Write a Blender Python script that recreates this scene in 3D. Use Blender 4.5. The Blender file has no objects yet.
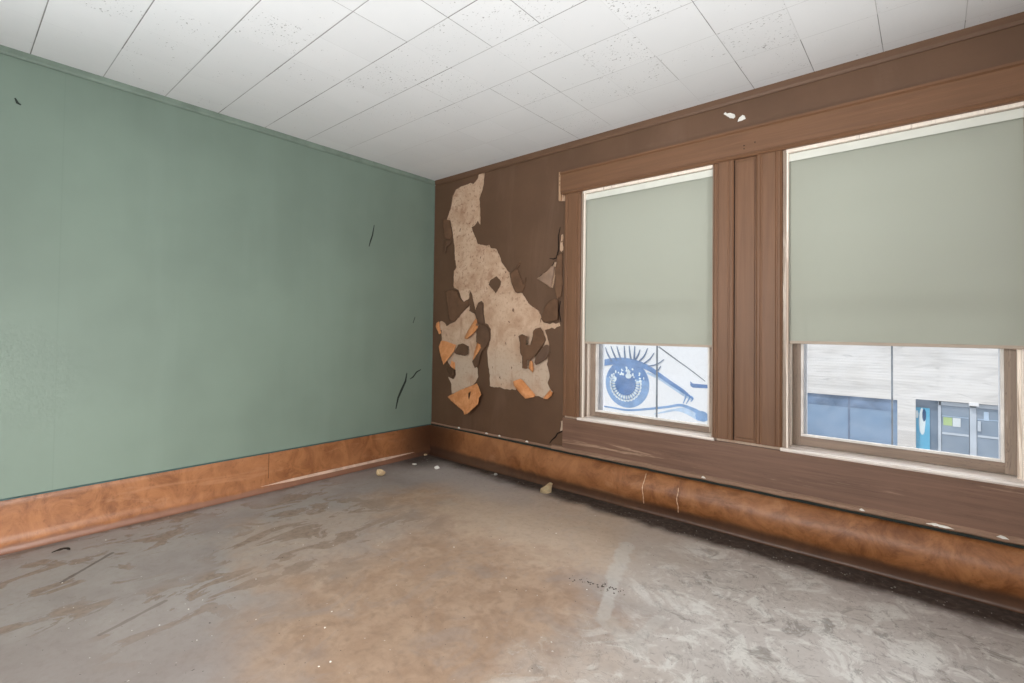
import bpy, bmesh, math, random
from mathutils import Vector, Matrix, noise as mnoise
from mathutils.geometry import delaunay_2d_cdt
random.seed(7)
sc = bpy.context.scene
COL = sc.collection

# ------------------------------------------------------------------ camera
CAM = Vector((3.686, -3.126, 1.195)); H = 2.645
YAW, PITCH, ROLL, F, SH = -.7071, .0203, .0131, 488.8157, -21.142
fw = Vector((math.sin(YAW)*math.cos(PITCH), math.cos(YAW)*math.cos(PITCH), math.sin(PITCH)))
r0 = Vector((math.cos(YAW), -math.sin(YAW), 0)); u0 = r0.cross(fw)
RT = r0*math.cos(ROLL)+u0*math.sin(ROLL); UP = -r0*math.sin(ROLL)+u0*math.cos(ROLL)
def on(ax, val, x, y):
    """point of the plane (axis, value) seen at photograph position x, y"""
    d = fw+RT*((x-512)/F)-UP*((y-341.5-SH)/F)
    return CAM+d*((val-CAM[ax])/d[ax])
def WP(x, y, v=0.0):
    p = on(1, v, x, y); return (p.x, p.z)
cd = bpy.data.cameras.new('camera'); co = bpy.data.objects.new('camera', cd); COL.objects.link(co)
M4 = Matrix((RT, UP, -fw)).transposed().to_4x4(); M4.translation = CAM
co.matrix_world = M4
cd.sensor_width = 36; cd.lens = F/1024*36; cd.shift_y = SH/1024; cd.clip_start = .05; cd.clip_end = 300
sc.camera = co

# ------------------------------------------------------------------ node helpers
def lin(r, g, b):
    f = lambda c: (c/255/12.92 if c/255 <= .04045 else ((c/255+.055)/1.055)**2.4)
    return (f(r), f(g), f(b), 1)
class N:
    def __init__(s, name, rough=.6, spec=.3):
        s.m = bpy.data.materials.new(name); s.m.use_nodes = True
        s.t = s.m.node_tree; s.b = s.t.nodes['Principled BSDF']
        s.b.inputs['Roughness'].default_value = rough; s.b.inputs['Specular IOR Level'].default_value = spec
        s.co = s.t.nodes.new('ShaderNodeTexCoord').outputs['Object']
        s.geo = s.t.nodes.new('ShaderNodeNewGeometry').outputs['Position']
    def _in(s, sock, v):
        if isinstance(v, bpy.types.NodeSocket): s.t.links.new(v, sock)
        elif v is not None: sock.default_value = v
    def math(s, op, a, b=None, c=None, clamp=False):
        n = s.t.nodes.new('ShaderNodeMath'); n.operation = op; n.use_clamp = clamp
        for i, v in enumerate((a, b, c)): s._in(n.inputs[i], v)
        return n.outputs[0]
    def map(s, v, a, b, c=0., d=1., smooth=True):
        n = s.t.nodes.new('ShaderNodeMapRange'); n.interpolation_type = 'SMOOTHSTEP' if smooth else 'LINEAR'
        for i, x in enumerate((v, a, b, c, d)): s._in(n.inputs[i], x)
        return n.outputs[0]
    def xyz(s, vec=None):
        n = s.t.nodes.new('ShaderNodeSeparateXYZ'); s._in(n.inputs[0], vec or s.geo); return n.outputs
    def comb(s, x, y, z):
        n = s.t.nodes.new('ShaderNodeCombineXYZ')
        for i, v in enumerate((x, y, z)): s._in(n.inputs[i], v)
        return n.outputs[0]
    def tr(s, scale=(1, 1, 1), rot=(0, 0, 0), loc=(0, 0, 0), vec=None):
        n = s.t.nodes.new('ShaderNodeMapping'); s._in(n.inputs[0], vec or s.geo)
        n.inputs['Location'].default_value = loc; n.inputs['Rotation'].default_value = rot; n.inputs['Scale'].default_value = scale
        return n.outputs[0]
    def noise(s, scale, detail=4, rough=.55, dist=0., vec=None, col=False):
        n = s.t.nodes.new('ShaderNodeTexNoise'); s._in(n.inputs['Vector'], vec or s.geo)
        n.inputs['Scale'].default_value = scale; n.inputs['Detail'].default_value = detail
        n.inputs['Roughness'].default_value = rough; n.inputs['Distortion'].default_value = dist
        return n.outputs['Color' if col else 'Fac']
    def white(s, vec):
        n = s.t.nodes.new('ShaderNodeTexWhiteNoise'); s._in(n.inputs['Vector'], vec); return n.outputs['Value']
    def vor(s, scale, vec=None, feature='F1'):
        n = s.t.nodes.new('ShaderNodeTexVoronoi'); n.feature = feature; s._in(n.inputs['Vector'], vec or s.geo)
        n.inputs['Scale'].default_value = scale; return n.outputs['Distance']
    def mix(s, f, a, b, kind='MIX'):
        n = s.t.nodes.new('ShaderNodeMix'); n.data_type = 'RGBA'; n.blend_type = kind
        s._in(n.inputs['Factor'], f); s._in(n.inputs['A'], a); s._in(n.inputs['B'], b)
        return n.outputs['Result']
    def bump(s, h, strength=.3, dist=.01):
        n = s.t.nodes.new('ShaderNodeBump'); n.inputs['Strength'].default_value = strength; n.inputs['Distance'].default_value = dist
        s._in(n.inputs['Height'], h); s.t.links.new(n.outputs[0], s.b.inputs['Normal'])
    def base(s, c): s._in(s.b.inputs['Base Color'], c); return s
    def rough(s, r): s._in(s.b.inputs['Roughness'], r)
    def done(s): return s.m

MAT = {}
def plain(name, c, rough=.55, var=.12, scale=9, spec=.3):
    n = N(name, rough, spec); k = n.noise(scale, 5)
    dk = tuple(x*(1-var) for x in c[:3])+(1,); lt = tuple(min(1, x*(1+var)) for x in c[:3])+(1,)
    n.base(n.mix(n.map(k, .3, .7), dk, lt)); MAT[name] = n.m; return n.m
def wood(name, c, axis, var=.12, wear=0., rough=.5, wearc=None):
    """painted wood, grain along an axis"""
    n = N(name, rough, .35); sc_ = [26, 26, 26]; sc_[axis] = 1.1
    g = n.noise(1.6, 6, .62, .6, n.tr(tuple(sc_))); fine = n.noise(6, 3, .6, 0, n.tr(tuple(sc_)))
    big = n.noise(2.3, 3)
    dk = tuple(x*(1-var*1.3) for x in c[:3])+(1,); lt = tuple(x*(1+var) for x in c[:3])+(1,)
    a = n.mix(n.map(g, .3, .7), dk, lt); a = n.mix(n.map(fine, .35, .75, 0, .3), a, dk)
    a = n.mix(n.map(big, .35, .7, 0, .35), a, lt)
    if wear:
        w = n.noise(1.1, 7, .7, 1.2, n.tr(tuple(x*.35 for x in sc_)))
        a = n.mix(n.map(w, .62-.12*wear, .68-.08*wear), a, wearc or lin(190, 170, 150))
        cr = n.noise(.9, 6, .7, .8, n.tr(tuple(x*.5 for x in sc_), loc=(3, 4, 5)))
        ln = n.math('ABSOLUTE', n.math('SUBTRACT', cr, .5))
        a = n.mix(n.map(ln, .0, .006, .75*min(1, wear), 0), a, lin(50, 34, 26))
    n.base(a); n.bump(n.math('ADD', g, n.math('MULTIPLY', fine, .5)), .25, .004); MAT[name] = n.m; return n.m

# ------------------------------------------------------------------ materials of the room
BROWN = lin(102, 75, 56); CAS = lin(115, 81, 57); APR = lin(119, 89, 73)
def m_green():
    n = N('sage_green_paint', .5, .3); v = n.noise(1.3, 3); s = n.noise(3, 4, .6, 0, n.tr((1, 1, .12)))
    a = n.mix(n.map(v, .3, .7), lin(115, 130, 118), lin(122, 138, 125)); a = n.mix(n.map(s, .45, .75, 0, .35), a, lin(128, 144, 132))
    y, z = n.xyz()[1], n.xyz()[2]
    seam = n.map(n.math('ABSOLUTE', n.math('SUBTRACT', y, -2.70)), .0, .005, .25, 0)
    n.base(n.mix(seam, a, lin(106, 121, 110)))
    MAT['green'] = n.m
m_green()
def m_wallpaper():
    n = N('brown_painted_wallpaper', .5, .35); v = n.noise(2.2, 4, .6); f = n.noise(60, 3)
    a = n.mix(n.map(v, .3, .72), tuple(x*.82 for x in BROWN[:3])+(1,), BROWN)
    s = n.noise(2.5, 5, .65, .5, n.tr((1.4, 1, .3)))
    n.base(n.mix(n.map(s, .52, .75, 0, .35), a, lin(122, 95, 78))); n.bump(n.math('ADD', n.math('MULTIPLY', f, .3), v), .18, .01)
    MAT['wallpaper'] = n.m
m_wallpaper()
def m_plaster():
    n = N('bare_plaster', .9, .1); v = n.noise(6, 6, .65, .4); f = n.noise(38, 4, .6); st = n.noise(5, 5, .6, .8, n.tr((2, 1, .7), loc=(1, 3, 7)))
    a = n.mix(n.map(v, .3, .7), lin(184, 150, 124), lin(208, 178, 153))
    x, y, z = n.xyz()
    grey = n.math('MULTIPLY', n.map(z, 1.25, .8), n.map(n.noise(3, 3), .3, .6))
    a = n.mix(grey, a, lin(194, 172, 152))
    hi = n.map(z, 1.2, 1.8, .35, 1); a = n.mix(n.math('MULTIPLY', hi, n.map(f, .54, .68, 0, .7)), a, lin(124, 84, 62)); a = n.mix(n.math('MULTIPLY', hi, n.map(n.noise(11, 5, .7, .5), .54, .66, 0, .5)), a, lin(150, 108, 84))
    a = n.mix(n.math('MULTIPLY', n.map(st, .55, .7), .4), a, lin(160, 120, 95))
    sp = n.noise(24, 2, .5, 0, n.tr((1, 1, .6), loc=(9, 2, 1)))
    a = n.mix(n.map(sp, .69, .72, 0, .85), a, lin(84, 56, 42))
    n.base(a); n.bump(n.math('ADD', v, n.math('MULTIPLY', f, .4)), .4, .01); MAT['plaster'] = n.m
m_plaster()
def m_ceiling():
    n = N('acoustic_ceiling_tile', .9, .05); x, y, z = n.xyz(); T = .3048
    cx = n.math('DIVIDE', n.math('SUBTRACT', x, 1.987), T); cy = n.math('DIVIDE', n.math('ADD', y, .711), T)
    ix = n.math('FLOOR', cx); iy = n.math('FLOOR', cy)
    def dist(c):                      # metres to the nearest joint
        fr = n.math('SUBTRACT', c, n.math('FLOOR', c)); return n.math('MULTIPLY', n.math('MINIMUM', fr, n.math('SUBTRACT', 1, fr)), T)
    wob = n.math('MULTIPLY', n.math('SUBTRACT', n.noise(9, 2), .5), .002)
    dx = n.math('ADD', dist(cx), wob); dy = n.math('ADD', dist(cy), wob)
    jy = n.map(dy, .0008, n.map(y, -.6, -1.6, .0015, .0034), 1, 0)
    jx = n.map(dx, .0008, n.map(x, 1.2, 2.0, .0014, .0024), 1, 0)
    vx = n.map(n.white(n.comb(n.math('ROUND', cx), iy, 3.)), .25, .8, .1, .8)   # how open the joint is, tile by tile
    vy = n.map(n.white(n.comb(ix, n.math('ROUND', cy), 5.)), 0, 1, .55, .95)
    # the rows next to the window wall are pushed tight, the cross joints by the green wall too
    sx = n.math('MULTIPLY', vx, n.map(x, .7, 1.9, .12, 1)); sy = n.math('MULTIPLY', vy, n.map(y, -.2, -1.2, .3, 1))
    sy = n.math('MULTIPLY', sy, n.map(n.math('SUBTRACT', x, n.math('MULTIPLY', y, .9)), .3, 2.1, .18, 1))
    j = n.math('MAXIMUM', n.math('MULTIPLY', jx, sx), n.math('MULTIPLY', jy, sy))
    dens = n.math('MULTIPLY', n.white(n.comb(ix, iy, 1.)), n.map(n.math('SUBTRACT', x, n.math('MULTIPLY', y, .55)), .9, 2.4, .25, 1))
    pit = n.noise(105, 2, .5, .6, n.tr((.75, 1, 1))); cl = n.noise(7, 3)
    th = n.math('SUBTRACT', .775, n.math('ADD', n.math('MULTIPLY', dens, .125), n.math('MULTIPLY', n.math('SUBTRACT', cl, .5), .25)))
    p = n.map(pit, th, n.math('ADD', th, .03))
    tone = n.map(n.white(n.comb(ix, iy, 8.)), 0, 1, -.5, .5)
    a = n.mix(n.math('ADD', .5, tone), lin(221, 221, 221), lin(224, 224, 224)); a = n.mix(n.map(n.noise(2, 3), .4, .7, 0, .4), a, lin(215, 216, 216))
    a = n.mix(n.math('MULTIPLY', p, .62), a, lin(96, 92, 88)); a = n.mix(j, a, lin(104, 100, 96)); n.base(a)
    n.bump(n.math('SUBTRACT', 1, n.math('MAXIMUM', j, p)), .35, .004); MAT['ceiling'] = n.m
m_ceiling()
def m_floor():
    n = N('worn_stained_floor', .62, .3); x, y, z = n.xyz()
    dv = n.noise(2.2, 5, .6, 0, n.tr((1, 1, 1)), col=True)
    vm = n.t.nodes.new('ShaderNodeVectorMath'); vm.operation = 'MULTIPLY_ADD'; n._in(vm.inputs[0], dv); vm.inputs[1].default_value = (.75, .75, 0); n._in(vm.inputs[2], n.geo)
    wx, wy, wz = n.xyz(vm.outputs[0])         # warped position (offset about +.37)
    def ell(cx_, cy_, rx, ry, a, b):
        ex = n.math('DIVIDE', n.math('SUBTRACT', wx, cx_+.37), rx); ey = n.math('DIVIDE', n.math('SUBTRACT', wy, cy_+.37), ry)
        d = n.math('SQRT', n.math('ADD', n.math('MULTIPLY', ex, ex), n.math('MULTIPLY', ey, ey))); return n.map(d, a, b, 1, 0)
    big = n.noise(1.1, 4, .6, .3); mid = n.noise(5, 6, .65, .8); fine = n.noise(34, 4, .6)
    # grey concrete, streaked
    g = n.mix(n.map(big, .3, .7), lin(148, 138, 133), lin(160, 151, 147)); g = n.mix(n.map(mid, .45, .7, 0, .35), g, lin(148, 136, 129))
    # brown residue of the old covering
    tan = n.mix(n.map(n.noise(7, 6, .65, .6), .3, .7), lin(166, 136, 112), lin(188, 160, 136))
    tan = n.mix(n.map(n.noise(3, 3), .45, .75, 0, .6), tan, lin(176, 148, 124))
    t = n.math('MAXIMUM', n.math('MAXIMUM', ell(1.58, -1.0, .92, .86, .8, 1.15), ell(1.12, -1.75, .62, .48, .75, 1.15)), ell(2.15, -1.75, .9, .68, .65, 1.25))
    t = n.math('MULTIPLY', t, n.map(n.noise(3.6, 7, .7, 1.2, n.tr((1.2, .8, 1), (0, 0, .5), (5, 5, 0))), .34, .52, .62, 1))
    tm = n.noise(17, 6, .7, .4); tan = n.mix(n.map(tm, .45, .7, 0, .45), tan, lin(142, 116, 96)); a = n.mix(n.math('MULTIPLY', t, .92), g, tan)
    t2 = n.math('MULTIPLY', ell(2.2, -.6, 1.3, .5, .5, 1.25), .55); a = n.mix(t2, a, lin(202, 184, 166))
    bk = n.math('MULTIPLY', n.map(y, -.75, -.4), n.map(x, 2.0, 1.0)); a = n.mix(n.math('MULTIPLY', bk, n.map(mid, .25, .5, .4, .85)), a, lin(178, 169, 165))
    # brown smears with sharp edges in the near left, dragged in one direction
    dr = n.noise(4.2, 6, .6, .9, n.tr((1.5, .75, 1), (0, 0, .5))); zone = n.math('MULTIPLY', n.map(wx, 2.1, 1.5), n.map(wy, -.4, -1.0))
    zone = n.math('MULTIPLY', zone, n.map(n.noise(1.6, 3), .36, .52))
    a = n.mix(n.math('MULTIPLY', zone, .5), a, lin(174, 167, 162))
    sm = n.math('MULTIPLY', n.map(dr, .535, .56), zone); a = n.mix(n.math('MULTIPLY', sm, .8), a, n.mix(n.map(fine, .35, .65), lin(132, 112, 97), lin(156, 136, 120)))
    ed = n.map(n.math('ABSOLUTE', n.math('SUBTRACT', dr, .54)), 0, .010, 1, 0); a = n.mix(n.math('MULTIPLY', n.math('MULTIPLY', ed, zone), .5), a, lin(108, 92, 80))
    # pale trowelled swirls on the near right
    rg = n.math('MULTIPLY', n.map(wx, 2.85, 3.3), n.map(wy, .25, -.15)); sw = n.noise(2.8, 7, .66, 2.4)
    a = n.mix(n.math('MULTIPLY', rg, .75), a, n.mix(n.map(big, .35, .65), lin(214, 207, 201), lin(196, 189, 183)))
    a = n.mix(n.math('MULTIPLY', rg, n.map(sw, .52, .62, 0, .85)), a, lin(222, 219, 213))
    a = n.mix(n.math('MULTIPLY', rg, n.map(n.noise(6, 7, .7, 1.8, n.tr(loc=(4, 1, 0))), .54, .63, 0, .65)), a, lin(132, 125, 118))
    ln = n.noise(3.1, 6, .7, 2.0, n.tr((1, 1, 1), loc=(7, 7, 0)))
    a = n.mix(n.math('MULTIPLY', rg, n.map(n.math('ABSOLUTE', n.math('SUBTRACT', ln, .5)), 0, .007, .55, 0)), a, lin(122, 112, 104))
    fs = n.noise(9, 7, .72, 1.6, n.tr(loc=(2, 8, 0))); a = n.mix(n.math('MULTIPLY', rg, n.map(fs, .55, .62, 0, .55)), a, lin(226, 223, 217)); a = n.mix(n.math('MULTIPLY', rg, n.map(fs, .44, .37, 0, .5)), a, lin(140, 132, 125))
    # one dragged line of white filler
    def seg(p, q, w):
        dxx, dyy = q[0]-p[0], q[1]-p[1]; L = dxx*dxx+dyy*dyy
        px = n.math('SUBTRACT', x, p[0]); py = n.math('SUBTRACT', y, p[1])
        tt = n.math('DIVIDE', n.math('ADD', n.math('MULTIPLY', px, dxx), n.math('MULTIPLY', py, dyy)), L, clamp=True)
        ax = n.math('SUBTRACT', px, n.math('MULTIPLY', tt, dxx)); ay = n.math('SUBTRACT', py, n.math('MULTIPLY', tt, dyy))
        d = n.math('SQRT', n.math('ADD', n.math('MULTIPLY', ax, ax), n.math('MULTIPLY', ay, ay)))
        d = n.math('ADD', d, n.math('MULTIPLY', n.math('SUBTRACT', n.noise(14, 4), .5), w*1.6)); return n.map(d, w*.55, w, 1, 0)
    P = [on(2, 0, *q) for q in ((627, 545), (614, 578), (604, 618), (632, 645), (660, 618))]
    s = seg(P[0], P[1], .05); s = n.math('MAXIMUM', s, seg(P[1], P[2], .035)); s = n.math('MAXIMUM', s, n.math('MULTIPLY', seg(P[2], P[3], .05), .6)); s = n.math('MAXIMUM', s, n.math('MULTIPLY', seg(P[3], P[4], .03), .7))
    a = n.mix(n.math('MULTIPLY', s, .42), a, lin(208, 206, 200))
    Q = [on(2, 0, *q) for q in ((62, 582), (112, 553), (100, 635), (165, 601), (540, 640), (552, 665))]
    a = n.mix(n.math('MULTIPLY', seg(Q[0], Q[1], .012), .7), a, lin(92, 80, 72)); a = n.mix(n.math('MULTIPLY', seg(Q[2], Q[3], .012), .5), a, lin(110, 96, 86))
    # grimy skirting edge, with shade painted in under the window wall and corner
    dn = n.math('MULTIPLY', n.math('SUBTRACT', n.noise(5, 5, .65), .5), .16)
    e = n.map(n.math('ADD', y, dn), n.map(x, .2, 2.2, -.28, -.30), n.map(x, 0, 2.5, -.06, -.20))
    grime_shade = n.math('MULTIPLY', e, .96)
    rc = n.math('SQRT', n.math('ADD', n.math('MULTIPLY', x, x), n.math('MULTIPLY', n.math('MULTIPLY', y, y), .5))); grime_shade = n.math('MAXIMUM', grime_shade, n.map(n.math('ADD', rc, dn), .2, .62, .9, 0))  # corner occlusion painted into the floor colour
    gl = n.map(n.math('SUBTRACT', x, dn), .02, .13, .55, 0); grime_shade = n.math('MAXIMUM', grime_shade, gl)
    a = n.mix(grime_shade, a, n.mix(n.map(fine, .4, .7), lin(54, 43, 38), lin(76, 64, 57)))
    # specks
    sp = n.noise(58, 2, .5, 0, n.tr(loc=(2, 9, 0))); a = n.mix(n.map(sp, .735, .75, 0, .8), a, lin(60, 50, 44))
    sp2 = n.noise(50, 2, .5, 0, n.tr(loc=(12, 1, 0))); a = n.mix(n.map(sp2, .75, .77, 0, .8), a, lin(226, 220, 212))
    a = n.mix(n.map(fine, .45, .75, 0, .16), a, lin(120, 104, 92)); n.base(a)
    n.rough(n.map(mid, .3, .7, .5, .75)); n.bump(n.math('ADD', n.math('MULTIPLY', mid, .6), n.math('ADD', n.math('MULTIPLY', s, .3), n.math('MULTIPLY', fine, .2))), .35, .012)
    MAT['floor'] = n.m
m_floor()
def m_lino(key='lino', foot=None, f0=.030, f1=.046):
    n = N('mottled_brown_linoleum', .42, .4); x, y, z = n.xyz()
    v = n.noise(7, 7, .72, .9, n.tr((1, 1, .8))); f = n.noise(42, 4, .65); b = n.noise(2, 3)
    a = n.mix(n.map(v, .3, .7), lin(110, 64, 32), lin(166, 110, 68)); a = n.mix(n.map(b, .35, .7, 0, .5), a, lin(172, 118, 80))
    a = n.mix(n.map(f, .55, .75, 0, .45), a, lin(98, 56, 30))
    w = n.noise(3.5, 5, .6, 1.5, n.tr((.5, .5, 2))); a = n.mix(n.map(w, .58, .7, 0, .35), a, lin(182, 134, 100))
    fo = n.math('ADD', z, n.math('MULTIPLY', n.math('SUBTRACT', n.noise(11, 4), .5), .03))       # scuffed foot; dark dirt and painted shade on lino_back
    a = n.mix(n.map(fo, f0, f1, .8, 0), a, foot or lin(128, 92, 76))
    a = n.mix(n.map(n.math('MULTIPLY', n.map(n.math('SQRT', n.math('ADD', n.math('MULTIPLY', x, x), n.math('MULTIPLY', y, y))), .0, .75, 1, 0), n.map(v, .2, .6, .7, 1)), .1, 1, 0, .8), a, lin(54, 32, 22))  # corner shade painted into the linoleum colour
    n.base(a); n.bump(n.math('ADD', v, n.math('MULTIPLY', f, .3)), .15, .006); MAT[key] = n.m
    return n
m_lino(); m_lino('lino_back', lin(66, 50, 42), .050, .092)
def m_shade():
    m = bpy.data.materials.new('window_shade_cloth'); m.use_nodes = True; t = m.node_tree; t.nodes.clear()
    o = t.nodes.new('ShaderNodeOutputMaterial'); d = t.nodes.new('ShaderNodeBsdfDiffuse'); tr = t.nodes.new('ShaderNodeBsdfTranslucent'); mx = t.nodes.new('ShaderNodeMixShader')
    nz = t.nodes.new('ShaderNodeTexNoise'); tc = t.nodes.new('ShaderNodeTexCoord'); mp = t.nodes.new('ShaderNodeMapping'); mp.inputs['Scale'].default_value = (.4, 1, 2)
    t.links.new(tc.outputs['Object'], mp.inputs[0]); t.links.new(mp.outputs[0], nz.inputs['Vector']); nz.inputs['Scale'].default_value = 1.5
    c = t.nodes.new('ShaderNodeMix'); c.data_type = 'RGBA'; c.inputs['A'].default_value = lin(164, 165, 152); c.inputs['B'].default_value = lin(169, 171, 159)
    t.links.new(nz.outputs['Fac'], c.inputs['Factor']); t.links.new(c.outputs['Result'], d.inputs[0]); tr.inputs[0].default_value = lin(196, 200, 184)
    mx.inputs[0].default_value = .07; t.links.new(d.outputs[0], mx.inputs[1]); t.links.new(tr.outputs[0], mx.inputs[2]); t.links.new(mx.outputs[0], o.inputs[0]); MAT['shade'] = m
m_shade()
def m_glass():
    m = bpy.data.materials.new('dusty_window_glass'); m.use_nodes = True; t = m.node_tree; t.nodes.clear()
    o = t.nodes.new('ShaderNodeOutputMaterial'); T = t.nodes.new('ShaderNodeBsdfTransparent'); g = t.nodes.new('ShaderNodeBsdfGlossy'); g.inputs['Roughness'].default_value = .08
    fr = t.nodes.new('ShaderNodeFresnel'); fr.inputs[0].default_value = 1.35; mx = t.nodes.new('ShaderNodeMixShader'); mx2 = t.nodes.new('ShaderNodeMixShader')
    tl = t.nodes.new('ShaderNodeBsdfTranslucent'); tl.inputs[0].default_value = (.85, .9, 1, 1)
    nz = t.nodes.new('ShaderNodeTexNoise'); nz.inputs['Scale'].default_value = 14; nz.inputs['Detail'].default_value = 5
    tc = t.nodes.new('ShaderNodeTexCoord'); t.links.new(tc.outputs['Object'], nz.inputs['Vector'])
    mr = t.nodes.new('ShaderNodeMapRange'); mr.inputs[1].default_value = .3; mr.inputs[2].default_value = .8; mr.inputs[3].default_value = .01; mr.inputs[4].default_value = .06
    t.links.new(nz.outputs['Fac'], mr.inputs[0]); t.links.new(mr.outputs[0], mx.inputs[0])
    t.links.new(T.outputs[0], mx.inputs[1]); t.links.new(tl.outputs[0], mx.inputs[2])
    t.links.new(fr.outputs[0], mx2.inputs[0]); t.links.new(mx.outputs[0], mx2.inputs[1]); t.links.new(g.outputs[0], mx2.inputs[2]); t.links.new(mx2.outputs[0], o.inputs[0]); MAT['glass'] = m
m_glass()
wood('casing', CAS, 2); wood('header', CAS, 0); wood('apron', APR, 0, .17, .45, .5, lin(168, 138, 116)); wood('crown', BROWN, 0)
wood('rail_wood', lin(142, 112, 92), 0, .2, .6, .6, lin(180, 152, 130)); wood('sash', lin(150, 131, 116), 2, .12, .5, .5, lin(196, 182, 168)); wood('sash_rail', lin(140, 120, 105), 0, .18, .6, .5, lin(190, 174, 158))
wood('white_bead', lin(246, 232, 218), 2, .06, .25, .5, lin(190, 168, 150)); wood('white_stool', lin(240, 229, 220), 0, .07, .4, .5, lin(186, 164, 150)); wood('bare_end', lin(178, 142, 112), 2, .15)
plain('green_moulding', lin(118, 132, 120), .5); plain('putty', lin(226, 220, 214), .6); plain('storm_frame', lin(214, 218, 224), .4)
plain('dark_gap', lin(34, 24, 19), .9); plain('teal_caulk', lin(58, 84, 84), .5); plain('torn_dark', lin(44, 52, 46), .9)
plain('muntin_metal', lin(108, 116, 124), .4); plain('roller', lin(214, 214, 204), .45, .03); plain('hem', lin(176, 160, 144), .5, .04); plain('scrap_pale', lin(226, 206, 168), .8, .12, 30); plain('worn_pale', lin(196, 168, 150), .5, .2, 14); plain('gap_teal', lin(42, 48, 44), .7); plain('lino_seam', lin(92, 58, 36), .6); plain('bracket', lin(52, 44, 40), .4)
plain('flap_brown', BROWN, 0.960, .15, 12); plain('flap_light', lin(140, 112, 92), .6, .15, 14); plain('flap_dark', tuple(x*.85 for x in BROWN[:3])+(1,), .6, .12, 12); plain('chip_white', lin(232, 228, 220), .8); plain('lath_grey', lin(150, 146, 138), .9, .4, 40)
plain('lump', lin(206, 180, 142), .9, .2, 40); plain('scrap_dark', lin(44, 36, 30), .8, .3, 30); plain('fleck', lin(92, 82, 76), .9); plain('drip', lin(222, 190, 160), .5)
def m_flap():
    n = N('orange_paper_back', .8, .1); v = n.noise(16, 5, .6, .6); f = n.noise(70, 3)
    a = n.mix(n.map(v, .3, .7), lin(198, 130, 82), lin(220, 156, 108)); n.base(n.mix(n.map(f, .55, .75, 0, .35), a, lin(172, 104, 62))); n.bump(v, .3, .006); MAT['flap'] = n.m
m_flap()

# ------------------------------------------------------------------ mesh helpers
def obj(name, bm, mat, parent=None, smooth=False):
    me = bpy.data.meshes.new(name); bmesh.ops.recalc_face_normals(bm, faces=bm.faces); bm.to_mesh(me); bm.free()
    if smooth:
        for p in me.polygons: p.use_smooth = True
    o = bpy.data.objects.new(name, me); COL.objects.link(o)
    if mat is not None: me.materials.append(MAT[mat] if isinstance(mat, str) else mat)
    if parent is not None: o.parent = parent; o.matrix_parent_inverse = Matrix.Translation(-parent.location) if parent.type == 'EMPTY' else Matrix.Identity(4)
    return o
def struct(o): o['kind'] = 'structure'; return o
def empty(name, loc):
    o = bpy.data.objects.new(name, None); o.empty_display_size = .1; o.location = loc; COL.objects.link(o); return o
def tag(o, label, cat, group=None, kind=None):
    o['label'] = label; o['category'] = cat
    if group: o['group'] = group
    if kind: o['kind'] = kind
    return o
def box(bm, x0, x1, y0, y1, z0, z1, bev=0.):
    r = bmesh.ops.create_cube(bm, size=1)['verts']
    for v in r: v.co = Vector((x0+(v.co.x+.5)*(x1-x0), y0+(v.co.y+.5)*(y1-y0), z0+(v.co.z+.5)*(z1-z0)))
    if bev: bmesh.ops.bevel(bm, geom=list({e for v in r for e in v.link_edges}), offset=bev, segments=2, affect='EDGES', profile=.6)
    return bm
def bx(*a, bev=0.): return box(bmesh.new(), *a, bev=bev)
def extrude(bm, prof, axis, a, b, fn=None, n=1):
    """sweep a closed profile of (p, q) along x (p=y, q=z), y (p=x, q=z) or z (p=x, q=y)"""
    def P(t, p, q):
        v = (t, p, q) if axis == 0 else (p, t, q) if axis == 1 else (p, q, t)
        return fn(Vector(v)) if fn else Vector(v)
    rings = [[bm.verts.new(P(a+(b-a)*i/n, p, q)) for p, q in prof] for i in range(n+1)]
    m = len(prof)
    for i in range(n):
        for k in range(m): bm.faces.new((rings[i][k], rings[i][(k+1) % m], rings[i+1][(k+1) % m], rings[i+1][k]))
    bm.faces.new(rings[0]); bm.faces.new(rings[-1][::-1]); return bm
def ex(*a, **k): return extrude(bmesh.new(), *a, **k)
def inside(p, poly):
    c = False; j = len(poly)-1
    for i in range(len(poly)):
        (xi, yi), (xj, yj) = poly[i], poly[j]
        if (yi > p[1]) != (yj > p[1]) and p[0] < (xj-xi)*(p[1]-yi)/(yj-yi)+xi: c = not c
        j = i
    return c
def ragged(poly, step=.02, amp=.004, seed=0):
    out = []; rn = random.Random(seed)
    for i, p in enumerate(poly):
        q = poly[(i+1) % len(poly)]; d = math.dist(p, q); k = max(1, int(d/step))
        for j in range(k):
            t = j/k; a = 0 if j == 0 else rn.uniform(-amp, amp)
            nx, ny = -(q[1]-p[1])/(d+1e-9), (q[0]-p[0])/(d+1e-9); out.append((p[0]+(q[0]-p[0])*t+nx*a, p[1]+(q[1]-p[1])*t+ny*a))
    return out
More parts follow.
